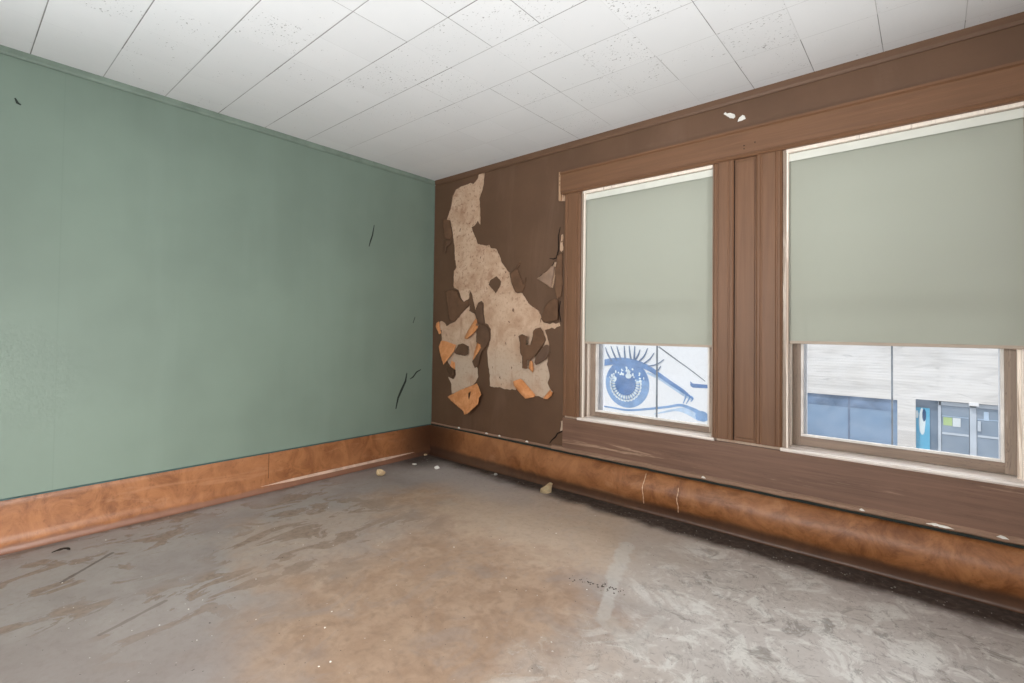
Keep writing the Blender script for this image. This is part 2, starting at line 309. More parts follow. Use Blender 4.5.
def sheet(outer, holes, y0, y1, ffun=None, grid=0.):
    """a slab in the x-z plane between y0 (front) and y1 (back) with holes; ffun(x, z) moves the front and back towards the room"""
    vs, es = [], []
    for poly in [outer]+holes:
        b = len(vs); vs += [Vector(p) for p in poly]; es += [(b+i, b+(i+1) % len(poly)) for i in range(len(poly))]
    if grid:
        xs = [p[0] for p in outer]; zs = [p[1] for p in outer]
        x = min(xs)+grid/2
        while x < max(xs):
            z = min(zs)+grid/2
            while z < max(zs):
                if inside((x, z), outer) and not any(inside((x, z), h) for h in holes): vs.append(Vector((x+random.uniform(-.1, .1)*grid, z+random.uniform(-.1, .1)*grid)))
                z += grid
            x += grid
    v2, _, fs = delaunay_2d_cdt(vs, es, [], 0, 1e-6)[:3]
    bm = bmesh.new(); g = ffun or (lambda x, z: 0.)
    fr = [bm.verts.new((v.x, y0-g(v.x, v.y), v.y)) for v in v2]; bk = [bm.verts.new((v.x, y1-g(v.x, v.y), v.y)) for v in v2]
    cnt = {}
    for f in fs:
        c = (sum(v2[i].x for i in f)/3, sum(v2[i].y for i in f)/3)
        if not inside(c, outer) or any(inside(c, h) for h in holes): continue
        bm.faces.new([fr[i] for i in f]); bm.faces.new([bk[i] for i in reversed(f)])
        for k in range(len(f)):
            e = (f[k], f[(k+1) % len(f)]); cnt[frozenset(e)] = None if frozenset(e) in cnt else e
    for e in cnt.values():
        if e: bm.faces.new((fr[e[0]], bk[e[0]], bk[e[1]], fr[e[1]]))
    for v in [v for v in bm.verts if not v.link_faces]: bm.verts.remove(v)
    return bm
def px(pts, v=0.): return [WP(x, y, v) for x, y in pts]
def tube(bm, pts, rads, seg=8):
    rings = []
    for i, p in enumerate(pts):
        p = Vector(p); d = (Vector(pts[min(i+1, len(pts)-1)])-Vector(pts[max(i-1, 0)])).normalized()
        s = d.orthogonal().normalized(); t = d.cross(s); r = rads[i] if hasattr(rads, '__len__') else rads
        rings.append([bm.verts.new(p+s*(r*math.cos(6.28318*k/seg))+t*(r*math.sin(6.28318*k/seg))) for k in range(seg)])
    for a, b in zip(rings, rings[1:]):
        for k in range(seg): bm.faces.new((a[k], a[(k+1) % seg], b[(k+1) % seg], b[k]))
    bm.faces.new(rings[0]); bm.faces.new(rings[-1][::-1]); return bm

# ------------------------------------------------------------------ room shell
XR, YF = 5.4, -5.0
W1a, W1b, W2a, W2b, ZS, ZH = 1.700, 2.668, 3.055, 4.023, .535, 2.262
struct(obj('floor', bx(-.25, XR+.2, YF-.2, .25, -.12, 0), 'floor'))
struct(obj('ceiling', bx(-.25, XR+.2, YF-.2, .25, H, H+.2), 'ceiling'))
b = bmesh.new()
for a in ((-.25, W1a, 0, H), (W1b, W2a, 0, H), (W2b, XR+.2, 0, H), (W1a, W1b, 0, ZS-.01), (W2a, W2b, 0, ZS-.01), (W1a, W1b, ZH, H), (W2a, W2b, ZH, H)):
    box(b, a[0], a[1], 0, .25, a[2], a[3])
wall = struct(obj('wall_back', b, 'plaster'))
wl = struct(obj('wall_left', bx(-.25, 0, YF-.2, 0, 0, H), 'green'))
# the walls behind the photographer, with two unseen openings added to let fill light in
b = bmesh.new(); OZ0, OZ1 = .6, 2.3; RO = (-4.2, -2.5)
box(b, XR, XR+.2, YF-.2, RO[0], 0, H); box(b, XR, XR+.2, RO[1], 0, 0, H); box(b, XR, XR+.2, RO[0], RO[1], 0, OZ0); box(b, XR, XR+.2, RO[0], RO[1], OZ1, H)
struct(obj('wall_right', b, 'wallpaper'))
b = bmesh.new(); FO = (1.2, 4.4)
box(b, 0, FO[0], YF-.2, YF, 0, H); box(b, FO[1], XR, YF-.2, YF, 0, H); box(b, FO[0], FO[1], YF-.2, YF, 0, 1.2); box(b, FO[0], FO[1], YF-.2, YF, OZ1, H)
struct(obj('wall_front', b, 'green'))
for nm, prof, ax, a0, a1 in (('fill_opening_1', None, 0, RO[0], RO[1]), ('fill_opening_2', None, 1, FO[0], FO[1])):
    e = struct(empty(nm, (XR+.06, (a0+a1)/2, OZ0) if ax == 0 else ((a0+a1)/2, YF-.06, OZ0)))
    b = bmesh.new(); m = (a0+a1)/2
    ob = OZ0 if ax == 0 else 1.2
    for s, t, z0, z1 in ((a0, a0+.06, ob, OZ1), (a1-.06, a1, ob, OZ1), (m-.04, m+.04, ob, OZ1), (a0, a1, ob, ob+.06), (a0, a1, OZ1-.06, OZ1), (a0, a1, 1.43, 1.48)):
        if ax == 0: box(b, XR+.05, XR+.1, s, t, z0, z1)
        else: box(b, s, t, YF-.1, YF-.05, z0, z1)
    obj('frame', b, 'casing', e)

# ---- wallpaper on the window wall, torn open down to the plaster
H1 = [(484.7,172.7),(484.2,183.4),(482.2,191.6),(479.6,198.8),(480.6,211.1),(480.6,225.5),(478.1,220.9),(475,225.5),(471.9,227.3),(474,233.2),(478,244),(485.3,245.5),(489.9,245),(490.9,248),(496.5,249),(499.6,254.7),(502.2,262.9),(503.6,264.5),(507.2,270.1),(510.8,273.2),(513.3,284.4),(517.4,293.2),(522.7,293.2),(528.8,303.4),(533,307),(540,311.6),(542.2,318.8),(544.2,322.4),(550,324.2),(553,322.6),(556,323.8),(559.6,322.4),(560.6,326),(557,327),(555,329),(552,327.6),(549.3,329),(545.2,330),(547.3,336),(549.9,346.5),(550.4,351),(548.3,358.3),(547.3,364.5),(549.9,375.7),(547.8,383),(550.4,389),(553.5,392),(543.2,397.8),(539,396),(534,396),(516.5,384),(516.5,390),(512.4,389),(510.4,390),(503.2,388.6),(499.6,387),(494.5,387.5),(489.9,386),(489.9,375.7),(488.3,365.5),(487.3,354),(487.8,348.5),(490.4,340.3),(490.9,329),(488.3,324.5),(485.2,323.4),(483.7,313.7),(483.7,303.4),(481.7,300.9),(479,302.4),(476,311.6),(474.5,305.5),(472.4,295.2),(469.9,290),(469.4,298.3),(464.2,301.9),(461.2,298.3),(458.6,290),(454,287.5),(453.5,285.5),(454,271),(456.5,267),(455,259.8),(454.5,245.5),(453,235.2),(452,227),(451.4,226.5),(450.4,220.3),(446.8,219.8),(450.9,208),(453,195.7),(456,189.6),(461.2,186.5),(467.8,184.5),(470.9,182.9),(473.5,184),(478,178.3),(479,173.7)]
H2 = [(470.4,305),(469.4,311),(475,313.7),(478,319),(479,326),(478.6,333.2),(477,343.4),(473.5,360.9),(476,363.5),(478,368.6),(478.6,376.8),(476,381.9),(470,390),(451.9,393.5),(451.4,384),(448.3,376.8),(453.5,379.3),(456,374.7),(455.5,369.6),(451,367),(447,360),(442,345),(441.7,340.3),(441.7,330),(438.6,330),(438.6,323),(441.7,320.9),(445.3,322.9),(446.8,326),(455.5,321.4),(462.7,312.7)]
ISL = [(496.5,276.2),(501.1,280.9),(500.6,285.5),(496,293.2),(488.8,284.5),(490.4,280.4)]
H3 = [(561.5,235),(563.2,234),(563.5,250),(561.5,252),(560,250),(560.6,242)]      # strip of lath beside the casing
H4 = [(539.5,279),(541,276.5),(546,274.5),(551,268),(554.5,262),(557,262),(556.5,272),(554.5,281),(553,288),(548,285.5),(544,283)]
H5 = [(561,421),(563.5,420.5),(564,425),(562.5,430.5),(560,431),(560.8,427)]   # broken end of the apron
h1, h2, h3, h4, h5 = (ragged(px(p), .018, .0035, i) for i, p in enumerate((H1, H2, H3, H4, H5)))
def bub(x, z):          # the paper lifts a little near the tears
    return max(0., mnoise.noise(Vector((x*5, z*5, 3)))*.004)
wpz = struct(obj('wallpaper', sheet([(0.004, .283), (1.56, .283), (1.56, 2.2), (1.504, 2.205), (1.504, 2.6), (.004, 2.6)], [h1, h2, h3, h4, h5], -.0035, -.0004, bub, .05), 'wallpaper', wall))
obj('wallpaper_fragment', sheet(ragged(px(ISL), .01, .002, 9), [], -.0035, -.0004), 'wallpaper', wall)
struct(obj('wallpaper', sheet([(1.503, 2.40), (XR, 2.40), (XR, 2.6), (1.503, 2.6)], [ragged(px(p), .006, .0015, 20+i) for i, p in enumerate((
    [(723.5,114.5),(725.5,112.2),(727,113.6),(731,113),(735,114.8),(735.5,117.5),(733.5,119),(729.5,118),(726.5,115.8)],
    [(737.2,122.2),(739.5,117.5),(742.5,115),(745,116.2),(746,119.2),(742.5,120.8)]))], -.005, -.0015), 'wallpaper', wall))
b = bmesh.new()
for x0, x1, z0, z1 in ((2.70, 2.86, 2.46, 2.57),): box(b, x0, x1, -.0012, -.0002, z0, z1)
obj('white_primer', b, 'chip_white', wall)
# curled and hanging pieces of the paper
def flap(name, pts, mat, y, lift, hinge, curl=0., seed=0, label=None, hole=None):
    """hinge: two photograph points; the paper stands off the wall more the further it is from that line"""
    poly = ragged(px(pts), .012, .002, seed); a, c = (Vector(WP(*q)) for q in hinge); d = (c-a).normalized(); nrm = Vector((-d.y, d.x))
    mx = max(abs((Vector(p)-a).dot(nrm)) for p in poly)
    def g(x, z):
        t = abs((Vector((x, z))-a).dot(nrm))/mx
        return lift*(math.sin(min(1, t)*math.pi*curl) if curl else t**.8)+.003*mnoise.noise(Vector((x*18, z*18, seed)))
    o = obj(name, sheet(poly, [px(hole)] if hole else [], y-.0015, y, g, .014), mat, wall, True)
    if label: o['label'] = label
    return o
B = -.005
flap('curled_flap', [(476.5,318.3),(479,320.4),(479.6,322.4),(478,324.5),(480,326.5),(479.5,329),(469.4,339.3),(464.8,337.8),(468.8,330)], 'flap', B, .026, ((476.5,317),(464,339)), .8, 1, 'orange back of a curled paper flap')
flap('curled_flap', [(441.7,341),(445.3,340.8),(456.5,345),(455,352),(452.5,356),(446.3,364.5),(443,356.5),(440.2,347)], 'flap', B, .03, ((441,340.5),(457,345)), 0, 2, 'orange back of a curled paper flap')
flap('curled_flap', [(454.5,354.3),(452.5,360.5),(455.5,362.5),(455.5,369.6),(451,366.6)], 'flap', B, .012, ((455.5,354),(455.5,369)), 0, 3)
flap('curled_flap', [(478.6,342.4),(482.2,344.5),(482.7,347.5),(479,354.3),(475,360.5),(473.8,359.5),(475,351)], 'flap', B, .02, ((477.5,342),(473,360)), .8, 4)
flap('curled_flap', [(448.3,396.8),(460.7,390),(477.6,383.4),(480.2,387),(484.2,394.3),(482.2,397.3),(482.2,403.5),(479,406.5),(472,413.2),(468.8,413.8),(467.8,410.6),(458.6,404.5)], 'flap', B, .055, ((447,396.5),(478,383)), 0, 5, 'large folded flap with an orange torn face', [(472.6,391),(470.2,393),(470.6,396),(471.8,399.8),(472.3,396)])
flap('curled_flap', [(520.7,378.8),(523.7,380.4),(530,388),(536,395.3),(535.5,396.8),(527.8,398.4),(522.7,394.3),(516,386),(516,381)], 'flap', B, .03, ((522,379),(537,396)), .85, 6)
flap('curled_flap', [(551.4,389),(554.5,392.2),(553,395.5),(549.4,398.9),(544.2,398.4),(544.2,397.3)], 'flap', B, .022, ((551,388.5),(543.5,397.5)), .8, 7)
flap('curled_flap', [(531,359.4),(533.5,361.5),(535,368.6),(534,372.7),(529.4,368.6),(530,362.5)], 'flap', B, .012, ((530,359),(530,370)), 0, 8)
flap('curled_flap', [(440.2,321.5),(438.2,323),(437.6,327),(440.2,334.2),(441.7,333.2),(440.7,328)], 'flap', B, .018, ((441.5,321),(441.5,334)), 0, 9)
flap('hanging_flap', [(542.2,327.5),(538,328.6),(536,331),(535,338.3),(533,345),(529.4,345),(529.4,339.3),(530.4,336.2),(524.8,334.2),(520.7,336.2),(522.7,342.4),(522.5,347.5),(523.2,352.2),(525.3,356.3),(525.3,368),(529.4,368.6),(529.9,360.4),(534,358.3),(538,354.2),(543.2,346),(546.3,340.3),(544.2,331)], 'flap_brown', B, 0.035, ((548,331),(545,346)), .75, 10)
flap('hanging_flap', [(544.2,347),(548,344.6),(550.4,346),(550.4,352.2),(547.3,359.4),(539,365),(537.6,362.4),(539,355.3)], 'flap_dark', B-.004, 0.032, ((551,345),(550,358)), 0, 11)
flap('hanging_flap', [(456,352),(459,344.5),(463.7,343.4),(469.4,346.5),(469.9,354.2),(466.8,355.8),(458.6,354.2)], 'flap_dark', B, 0.019, ((456,344),(469,345)), 0, 12)
flap('hanging_flap', [(446.3,364.5),(450,364.3),(456,369),(455.6,374.5),(453,378),(449.5,374),(447.5,369)], 'flap_dark', B, 0.022, ((446,364),(451,379)), 0, 13)
flap('hanging_flap', [(478.6,327),(484,324),(488,326),(490,331),(490,340),(487.5,346),(483,352),(479.5,366),(477,368),(474.5,361.5),(479,354.5),(482.8,347.5),(480,343),(478.4,342.2)], 'flap_dark', B-.003, 0.022, ((491,326),(490,345)), 0, 14)
flap('hanging_flap', [(447.8,292.2),(452,290),(458.5,291),(461,298.5),(464,302.2),(469,300),(469,306),(462.7,312.7),(455.5,321.4),(450,321),(449.4,306)], 'flap_brown', B, 0.026, ((470,300),(455,322)), 0, 15)
flap('hanging_flap', [(480,302.5),(483.5,304),(483.5,314),(484.8,322),(482,326),(478,318),(476.2,312)], 'flap_dark', B, 0.019, ((485,300),(485,326)), 0, 16)
flap('hanging_flap', [(445,219.8),(450.3,220.5),(451.5,227),(452.8,236),(450.5,240),(446.3,238),(445.2,229)], 'flap_brown', B, 0.022, ((452.5,220),(452.5,240)), 0, 17)
flap('hanging_flap', [(447.3,240),(452.5,240.5),(451.5,244),(448.3,247),(446.5,254),(445.5,252),(446.8,246)], 'flap_dark', B, 0.016, ((454,240),(454,252)), 0, 18)
flap('hanging_flap', [(520.5,261),(521.7,262),(518.3,269.5),(524.5,285),(526,279),(527.3,277),(525,288),(523.3,292),(517.4,292.8),(513.6,284.4),(511.4,273.8),(517,270)], 'flap_brown', B, 0.019, ((521,261),(526,290)), 0, 19)
flap('hanging_flap', [(542.2,319),(546.5,304.5),(551,300.5),(556.5,299),(559.5,301),(560,320),(552,321.8),(545,322.4)], 'flap_brown', B, 0.026, ((541,310),(546,299)), 0, 20)
flap('hanging_flap', [(559,256),(562.8,253),(563.5,285),(562,297),(558.5,299),(557,290),(557.2,270)], 'flap_brown', B, 0.022, ((565,253),(565,298)), 0, 21)
flap('hanging_flap', [(539.5,279),(543,276),(549,271),(553,266),(555.5,267),(553,280),(551.5,288),(547.5,284.5),(543.5,282)], 'flap_light', B, 0.029, ((557,262),(552,290)), 0, 22)
# cracks in the paper
def crack(name, pts, w, parent, y=-.006, mat='dark_gap', plane=1):
    P = [on(plane, y, *q) for q in pts]; L = []; R_ = []; n = len(P)
    bm = bmesh.new(); fr = []
    for i, p in enumerate(P):
        d = (P[min(i+1, n-1)]-P[max(i-1, 0)]).normalized(); nn = Vector((-d.z, 0, d.x)) if plane == 1 else Vector((0, -d.z, d.y))
        k = w*math.sin(math.pi*(i+.35)/(n-.3))**.7
        off = Vector((0, -.0015, 0)) if plane == 1 else Vector((.0015, 0, 0))
        fr.append([bm.verts.new(q) for q in (p-nn*k, p+nn*k, p+nn*k+off, p-nn*k+off)])
    for a, c in zip(fr, fr[1:]):
        for k in range(4): bm.faces.new((a[k], a[(k+1) % 4], c[(k+1) % 4], c[k]))
    bm.faces.new(fr[0]); bm.faces.new(fr[-1][::-1]); return obj(name, bm, mat, parent)
crack('crack', [(564,429),(563,431),(557.5,433.5),(555.5,437),(552,440),(549.5,443.5)], .006, wall)
crack('crack', [(560.3,227),(558.5,236),(558.8,249),(556.5,258),(553.5,259),(549.5,258.3)], .006, wall)
crack('crack', [(554.5,262),(551,268),(546,274),(541,275.5),(538.5,278)], .005, wall)
crack('crack', [(560.5,301),(559,311),(561,322)], .006, wall)
# gouges in the green wall
for pts, w in (([(374.2,225),(372.5,235),(370.5,241),(369,246.5)], .006), ([(406.8,373),(405.5,381),(401,391),(398,398),(395.8,409)], .011), ([(421,369.5),(416.5,372),(413,377),(410,379)], .007), ([(415,317),(413,323)], .004), ([(15,98),(17.5,103),(21,105)], .006)):
    o = crack('wall_gouge', pts, w, wl, .0005, 'torn_dark', 0); o['label'] = 'dark torn gouge'

# ---- crown strips
struct(obj('trim_1', ex([(0, 2.597), (-.012, 2.597), (-.02, 2.612), (-.022, H), (0, H)], 0, .022, XR), 'crown'))
struct(obj('trim_2', ex([(0, 2.606), (.010, 2.606), (.016, 2.618), (.018, H), (0, H)], 1, YF, 0), 'green_moulding'))
struct(obj('trim_3', bx(0, .006, -.012, -.0045, .29, 2.596), 'green_moulding'))       # bead in the corner
# ---- header over both windows
t = struct(obj('trim_4', ex([(0, 2.272), (-.024, 2.272), (-.024, 2.404), (-.034, 2.412), (-.034, 2.424), (0, 2.428)], 0, 1.512, XR), 'header'))
obj('lower_moulding', ex([(0, 2.246), (-.030, 2.246), (-.038, 2.254), (-.034, 2.268), (-.026, 2.272), (0, 2.272)], 0, 1.53, XR), 'header', t)
e = obj('bare_end_block', bx(1.492, 1.512, -.020, 0, 2.207, 2.432, bev=.002), 'bare_end', t); e['label'] = 'unpainted wood end strip with nail holes'
b = bmesh.new()
for z in (2.40, 2.36, 2.33): box(b, 1.499, 1.505, -.0215, -.0195, z-.003, z+.003)
for X_, z in ((2.845, 2.318), (2.905, 2.325), (2.845, 2.30)): box(b, X_-.003, X_+.003, -.0255, -.0235, z-.003, z+.003)
obj('nail_hole', b, 'dark_gap', t)
# ---- casings and the panel between the windows
def casing_prof(x0, x1, flip=False):
    w = x1-x0; p = [(0, 0), (0, -.018), (.008, -.024), (.020, -.024), (.024, -.019), (.030, -.019), (.034, -.022), (w-.034, -.022), (w-.030, -.017), (w-.024, -.017), (w-.020, -.020), (w-.010, -.020), (w-.004, -.014), (w, -.012), (w, 0)]
    return [(x1-a if flip else x0+a, y) for a, y in p]
tp = struct(obj('trim_5', bx(2.786, 2.912, -.008, 0, .551, 2.246), 'casing'))
obj('raised_panel', bx(2.800, 2.902, -.013, -.008, .575, 2.232, bev=.004), 'casing', tp)
obj('foot_block', bx(2.792, 2.907, -.0165, -.008, .5515, .572, bev=.003), 'casing', tp)
obj('dark_joint', bx(2.7865, 2.791, -.0092, -.0078, .552, 2.245), 'dark_gap', tp)
# ---- apron, its bottom rail, and the dusty strip over the skirting
ap = struct(obj('trim_6', bx(1.556, XR, -.026, 0, .306, .535, bev=.003), 'apron'))
obj('bottom_rail', ex([(0, .284), (-.030, .284), (-.036, .290), (-.035, .306), (-.027, .314), (0, .314)], 0, 1.46, XR, lambda v: v+Vector((0, .004*mnoise.noise(v*9), .003*mnoise.noise(v*7+Vector((3, 3, 3)))*(1 if v.y < -.01 else 0))), 160), 'rail_wood', ap)
struct(obj('trim_7', ex([(0, .281), (-.008, .281), (-.010, .290), (-.005, .298), (0, .298)], 0, .004, 1.46, lambda v: v+Vector((0, .003*mnoise.noise(v*14), .006*mnoise.noise(v*11)*(1 if v.z > .285 else 0))), 90), 'rail_wood'))
for i, (x, z, s) in enumerate(((3.72, .300, .05), (3.93, .305, .02), (3.42, .301, .012), (2.62, .303, .014), (1.2, .296, .016), (.75, .296, .018), (.9, .297, .012), (.4, .296, .014))):
    bm = sheet(ragged([(x-s, z-.003), (x-s*.3, z+.006), (x+s*.4, z+.003), (x+s, z-.005), (x, z-.007)], .01, .002, 40+i), [], -.0400 if x > 1.46 else -.0135, -.0330 if x > 1.46 else -.008)
    obj('flaked_paint', bm, 'chip_white', ap)
b = bmesh.new(); box(b, .004, XR, -.006, -.0005, .255, .2835)
struct(obj('trim_8', b, 'gap_teal'))
struct(obj('trim_9', bx(0, .012, YF, -.012, .272, .279), 'teal_caulk'))

# ---- coved linoleum skirting
def sweep_open(prof_fn, a, b_, n, axis, thick=.004):
    """prof_fn(t) gives (out, z) points, outermost layer; a thickness is added behind it"""
    bm = bmesh.new(); rows = []
    for i in range(n+1):
        t = a+(b_-a)*i/n; pr = prof_fn(t)
        rows.append([bm.verts.new((t, -o, z) if axis == 0 else (o, t, z)) for o, z in pr])
    for r, s in zip(rows, rows[1:]):
        for k in range(len(r)-1): bm.faces.new((r[k], r[k+1], s[k+1], s[k]))
    return bm
def prof_back(x):
    k = min(1, max(0, (x-.15)/1.7)); k = k*k*(3-2*k); w = 1+.12*mnoise.noise(Vector((x*2.1, 0, 5)))+.06*mnoise.noise(Vector((x*7, 2, 5)))
    pts = [(.001, .262), (.012, .264), (.022, .262), (.040, .250), (.062, .225), (.080, .190), (.088, .155), (.086, .120), (.076, .088), (.064, .064), (.056, .045), (.053, .030), (.053, .016), (.055, .007), (.058, .003), (.064, .0012)]
    flat = [(.001, .264), (.008, .267), (.010, .264), (.011, .250), (.012, .225), (.013, .190), (.014, .155), (.015, .120), (.017, .088), (.020, .064), (.025, .045), (.031, .030), (.040, .016), (.052, .007), (.064, .0025), (.078, .0012)]
    return [(f[0]+(p[0]*w-f[0])*k, f[1]+(p[1]-f[1])*k) for f, p in zip(flat, pts)]
bb = struct(obj('baseboard_back', sweep_open(prof_back, .0, XR, 130, 0), 'lino_back', None, True))
def prof_left(y):
    w = .002*mnoise.noise(Vector((y*3, 1, 1)))
    return [(.001, .274), (.006, .275), (.008, .272), (.009+w, .240), (.009+w, .150), (.010+w, .090), (.012, .072), (.017, .055), (.021, .046), (.026, .040), (.033, .033), (.036, .024), (.038, .012), (.042, .005), (.050, .0012)]
bl = struct(obj('baseboard_left', sweep_open(prof_left, YF, -.005, 110, 1), 'lino', None, True))
def strip_left(y):
    e = min(1, (y+1.62)/.3, (-.2-y)/.3); e = max(.04, e)*(.8+.35*mnoise.noise(Vector((y*6, 0, 0)))); q = [(.0165, .0565), (.023, .052), (.028, .044), (.0345, .0345)]; m = (.0255, .046); return [(m[0]+(a-m[0])*e, m[1]+(b-m[1])*e) for a, b in q]
obj('worn_ridge', sweep_open(strip_left, -1.6, -.22, 40, 1), 'worn_pale', bl, True)
obj('seam', bx(.0075, .0112, -1.541, -1.538, .09, .273), 'lino_seam', bl)
for x, z0, z1 in ((2.245, .06, .252), (2.474, .055, .212)):
    bm = bmesh.new(); pr = prof_back(x); n_ = 26; pts = []
    for i in range(n_+1):
        z = z1+(z0-z1)*i/n_
        o_ = next(p[0]+(q[0]-p[0])*((p[1]-z)/(p[1]-q[1]+1e-9)) for p, q in zip(pr[1:], pr[2:]) if p[1] >= z >= q[1])
        pts.append((x+.006*math.sin(i*.42)*.5, -o_-.001, z))
    tube(bm, pts, [.0012+.0022*abs(math.sin(i*.7)) for i in range(n_+1)], 6); o = obj('paint_drip', bm, 'drip', bb, True); o['label'] = 'pale dried drip'

# ------------------------------------------------------------------ windows
def window(name, a, c, gl, gr, gb, sy, mx):
    """a, c: sides of the opening; gl, gr, gb: daylight of the glass; sy: depth of the sash; mx: the glazing bar"""
    e = struct(empty(name, (a, 0, ZS)))
    b = bmesh.new()
    box(b, a-.004, a+.012, -.006, .25, ZS, ZH); box(b, c-.012, c+.004, -.006, .25, ZS, ZH); box(b, a+.012, c-.012, -.006, .25, ZH-.012, ZH+.004); obj('jamb', b, 'sash', e)
    for s, x0, x1, y_ in ((1, a+.012, a+.022, -.004), (-1, c-.022, c-.012, .040)):
        obj('stop_bead', bx(x0, x1, y_, y_+.022, .552, ZH-.022, bev=.002), 'white_bead', e)
        obj('parting_bead', bx(min(x0, x1+.012*s) if s > 0 else x0-.012, x1+.004 if s > 0 else x1, .066, .09, .552, ZH-.022, bev=.002), 'white_bead', e)
    obj('head_stop', bx(a+.012, c-.012, -.010, .018, ZH-.034, ZH-.012, bev=.002), 'white_bead', e)
    obj('stool', ex([(-.030, .536), (-.034, .544), (-.030, .5515), (sy+.05, .5535), (sy+.05, .530), (-.02, .530)], 0, a-.012, c+.012), 'white_stool', e)
    # lower sash
    y0, y1 = sy, sy+.038
    b = bmesh.new(); sl, sr = a+.012, c-.012
    box(b, sl, gl-.012, y0, y1, .556, 1.45, bev=.002); box(b, gr+.012, sr, y0, y1, .556, 1.45, bev=.002); sash = obj('sash', b, 'sash', e)
    b = bmesh.new(); box(b, gl-.012, gr+.012, y0+.001, y1-.001, .556, gb-.012, bev=.002); obj('bottom_rail', b, 'sash_rail', sash)
    obj('meeting_rail', bx(gl-.012, gr+.012, y0+.001, y1-.001, 1.40, 1.45), 'sash', sash)
    b = bmesh.new()
    for q in ((gl-.012, gl, gb-.012, 1.40), (gr, gr+.012, gb-.012, 1.40), (gl, gr, gb-.012, gb)): box(b, q[0], q[1], y0+.004, y1-.008, q[2], q[3], bev=.002)
    obj('glazing_putty', b, 'putty', sash)
    obj('glass_pane', bx(gl-.004, gr+.004, y0+.020, y0+.0235, gb-.004, 1.405), 'glass', sash)
    # upper sash behind it
    y2, y3 = y1+.006, y1+.04
    b = bmesh.new(); box(b, sl, sl+.05, y2, y3, 1.40, ZH-.012); box(b, sr-.05, sr, y2, y3, 1.40, ZH-.012); box(b, sl+.05, sr-.05, y2, y3, 1.40, 1.45); box(b, sl+.05, sr-.05, y2, y3, ZH-.07, ZH-.012); us = obj('upper_sash', b, 'sash', e)
    obj('glass_pane', bx(sl+.046, sr-.046, y2+.016, y2+.0195, 1.446, ZH-.066), 'glass', us)
    # outer storm frame with its slim upright
    b = bmesh.new(); q0, q1 = y3+.012, y3+.03
    box(b, sl, gl+.004, q0, q1, .54, ZH-.012); box(b, gr-.0, sr, q0, q1, .54, ZH-.012); box(b, gl, gr, q0, q1, .54, gb-.03); st = obj('storm_frame', b, 'storm_frame', e)
    obj('upright', bx(mx-.004, mx+.004, q0, q1-.004, gb-.03, ZH-.012), 'muntin_metal', st)
    obj('outer_sill', ex([(.16, .5), (.16, .54), (.36, .5), (.36, .47)], 0, a, c), 'white_stool', e)
    return e
w1 = window('window_1', W1a, W1b, 1.783, 2.598, .604, .088, 2.215)
w2 = window('window_2', W2a, W2b, 3.132, 3.938, .620, .105, 3.532)
obj('casing', ex(casing_prof(1.552, 1.692), 2, .552, 2.246), 'casing', w1)
obj('casing', ex(casing_prof(2.664, 2.786, True), 2, .552, 2.246), 'casing', w1)
obj('casing', ex(casing_prof(2.912, 3.047), 2, .552, 2.246), 'casing', w2)
obj('casing', ex(casing_prof(4.019, 4.15, True), 2, .552, 2.246), 'casing', w2)

# ------------------------------------------------------------------ roller shades
def shade(x0, x1, zb, label):
    e = tag(empty('roller_shade', ((x0+x1)/2, .03, zb)), label, 'window shade', 'roller shades in the two windows'); zt = 2.205
    bm = bmesh.new(); nx, nz = 24, 30
    for s in (0, 1):
        g = [[bm.verts.new((x0+.006+(x1-x0-.012)*i/nx, .026-.0008*s*2+.0035*mnoise.noise(Vector((x0*3+i*.12, j*.10, 4)))*(1-j/nz), zb+(zt-zb)*j/nz)) for i in range(nx+1)] for j in range(nz+1)]
        for j in range(nz):
            for i in range(nx): bm.faces.new((g[j][i], g[j][i+1], g[j+1][i+1], g[j+1][i]))
        if s == 0: break
    obj('fabric', bm, 'shade', e, True)
    obj('hem_bar', bx(x0+.006, x1-.006, .019, .030, zb-.004, zb+.012, bev=.003), 'hem', e)
    bm = bmesh.new(); tube(bm, [(x0+.006, .038, zt-.004), (x1-.006, .038, zt-.004)], .019, 18); obj('roller', bm, 'roller', e, True)
    obj('valance', bx(x0+.004, x1-.004, .010, .015, zt-.024, zt+.02, bev=.002), 'roller', e)
    for x in (x0, x1-.003): obj('bracket', bx(x, x+.003, .012, .058, zt-.03, zt+.02), 'bracket', e)
shade(W1a+.009, W1b-.006, 1.107, 'pale grey green roller shade above the view of the painted blue eye')
shade(W2a+.012, W2b-.004, 1.144, 'pale grey green roller shade above the view of the brick shopfront')

# ------------------------------------------------------------------ bits on the floor
def lump(name, x, y, r, mat, label, cat, seed, flat=.7, z=None):
    bm = bmesh.new(); bmesh.ops.create_icosphere(bm, subdivisions=3, radius=1)
    rn = random.Random(seed); ax = [rn.uniform(.8, 1.25), rn.uniform(.7, 1.1), flat]
    cuts = [(Vector((rn.uniform(-1, 1), rn.uniform(-1, 1), rn.uniform(-.4, 1))).normalized(), rn.uniform(.5, .8)) for _ in range(6)]
    for v in bm.verts:
        for n_, d in cuts:
            k = v.co.dot(n_)
            if k > d: v.co -= n_*(k-d)
        v.co = Vector((v.co.x*ax[0], v.co.y*ax[1], v.co.z*ax[2]))*r*(1+.12*mnoise.noise(v.co*2+Vector((seed, 0, 0))))
    zm = min(v.co.z for v in bm.verts)
    for v in bm.verts: v.co.z -= zm
    o = obj(name, bm, mat); o.location = (x, y, .0005); return tag(o, label, cat)
def fl(x, y): p = on(2, 0, x, y); return p.x, p.y
lump('plaster_lump', *fl(381, 476), .044, 'lump', 'tan lump of fallen plaster on the floor near the green wall', 'plaster', 3)
lump('plaster_crumb', *fl(437, 469), .023, 'chip_white', 'small whitish plaster crumb on dark floor out from the room corner', 'plaster', 5)
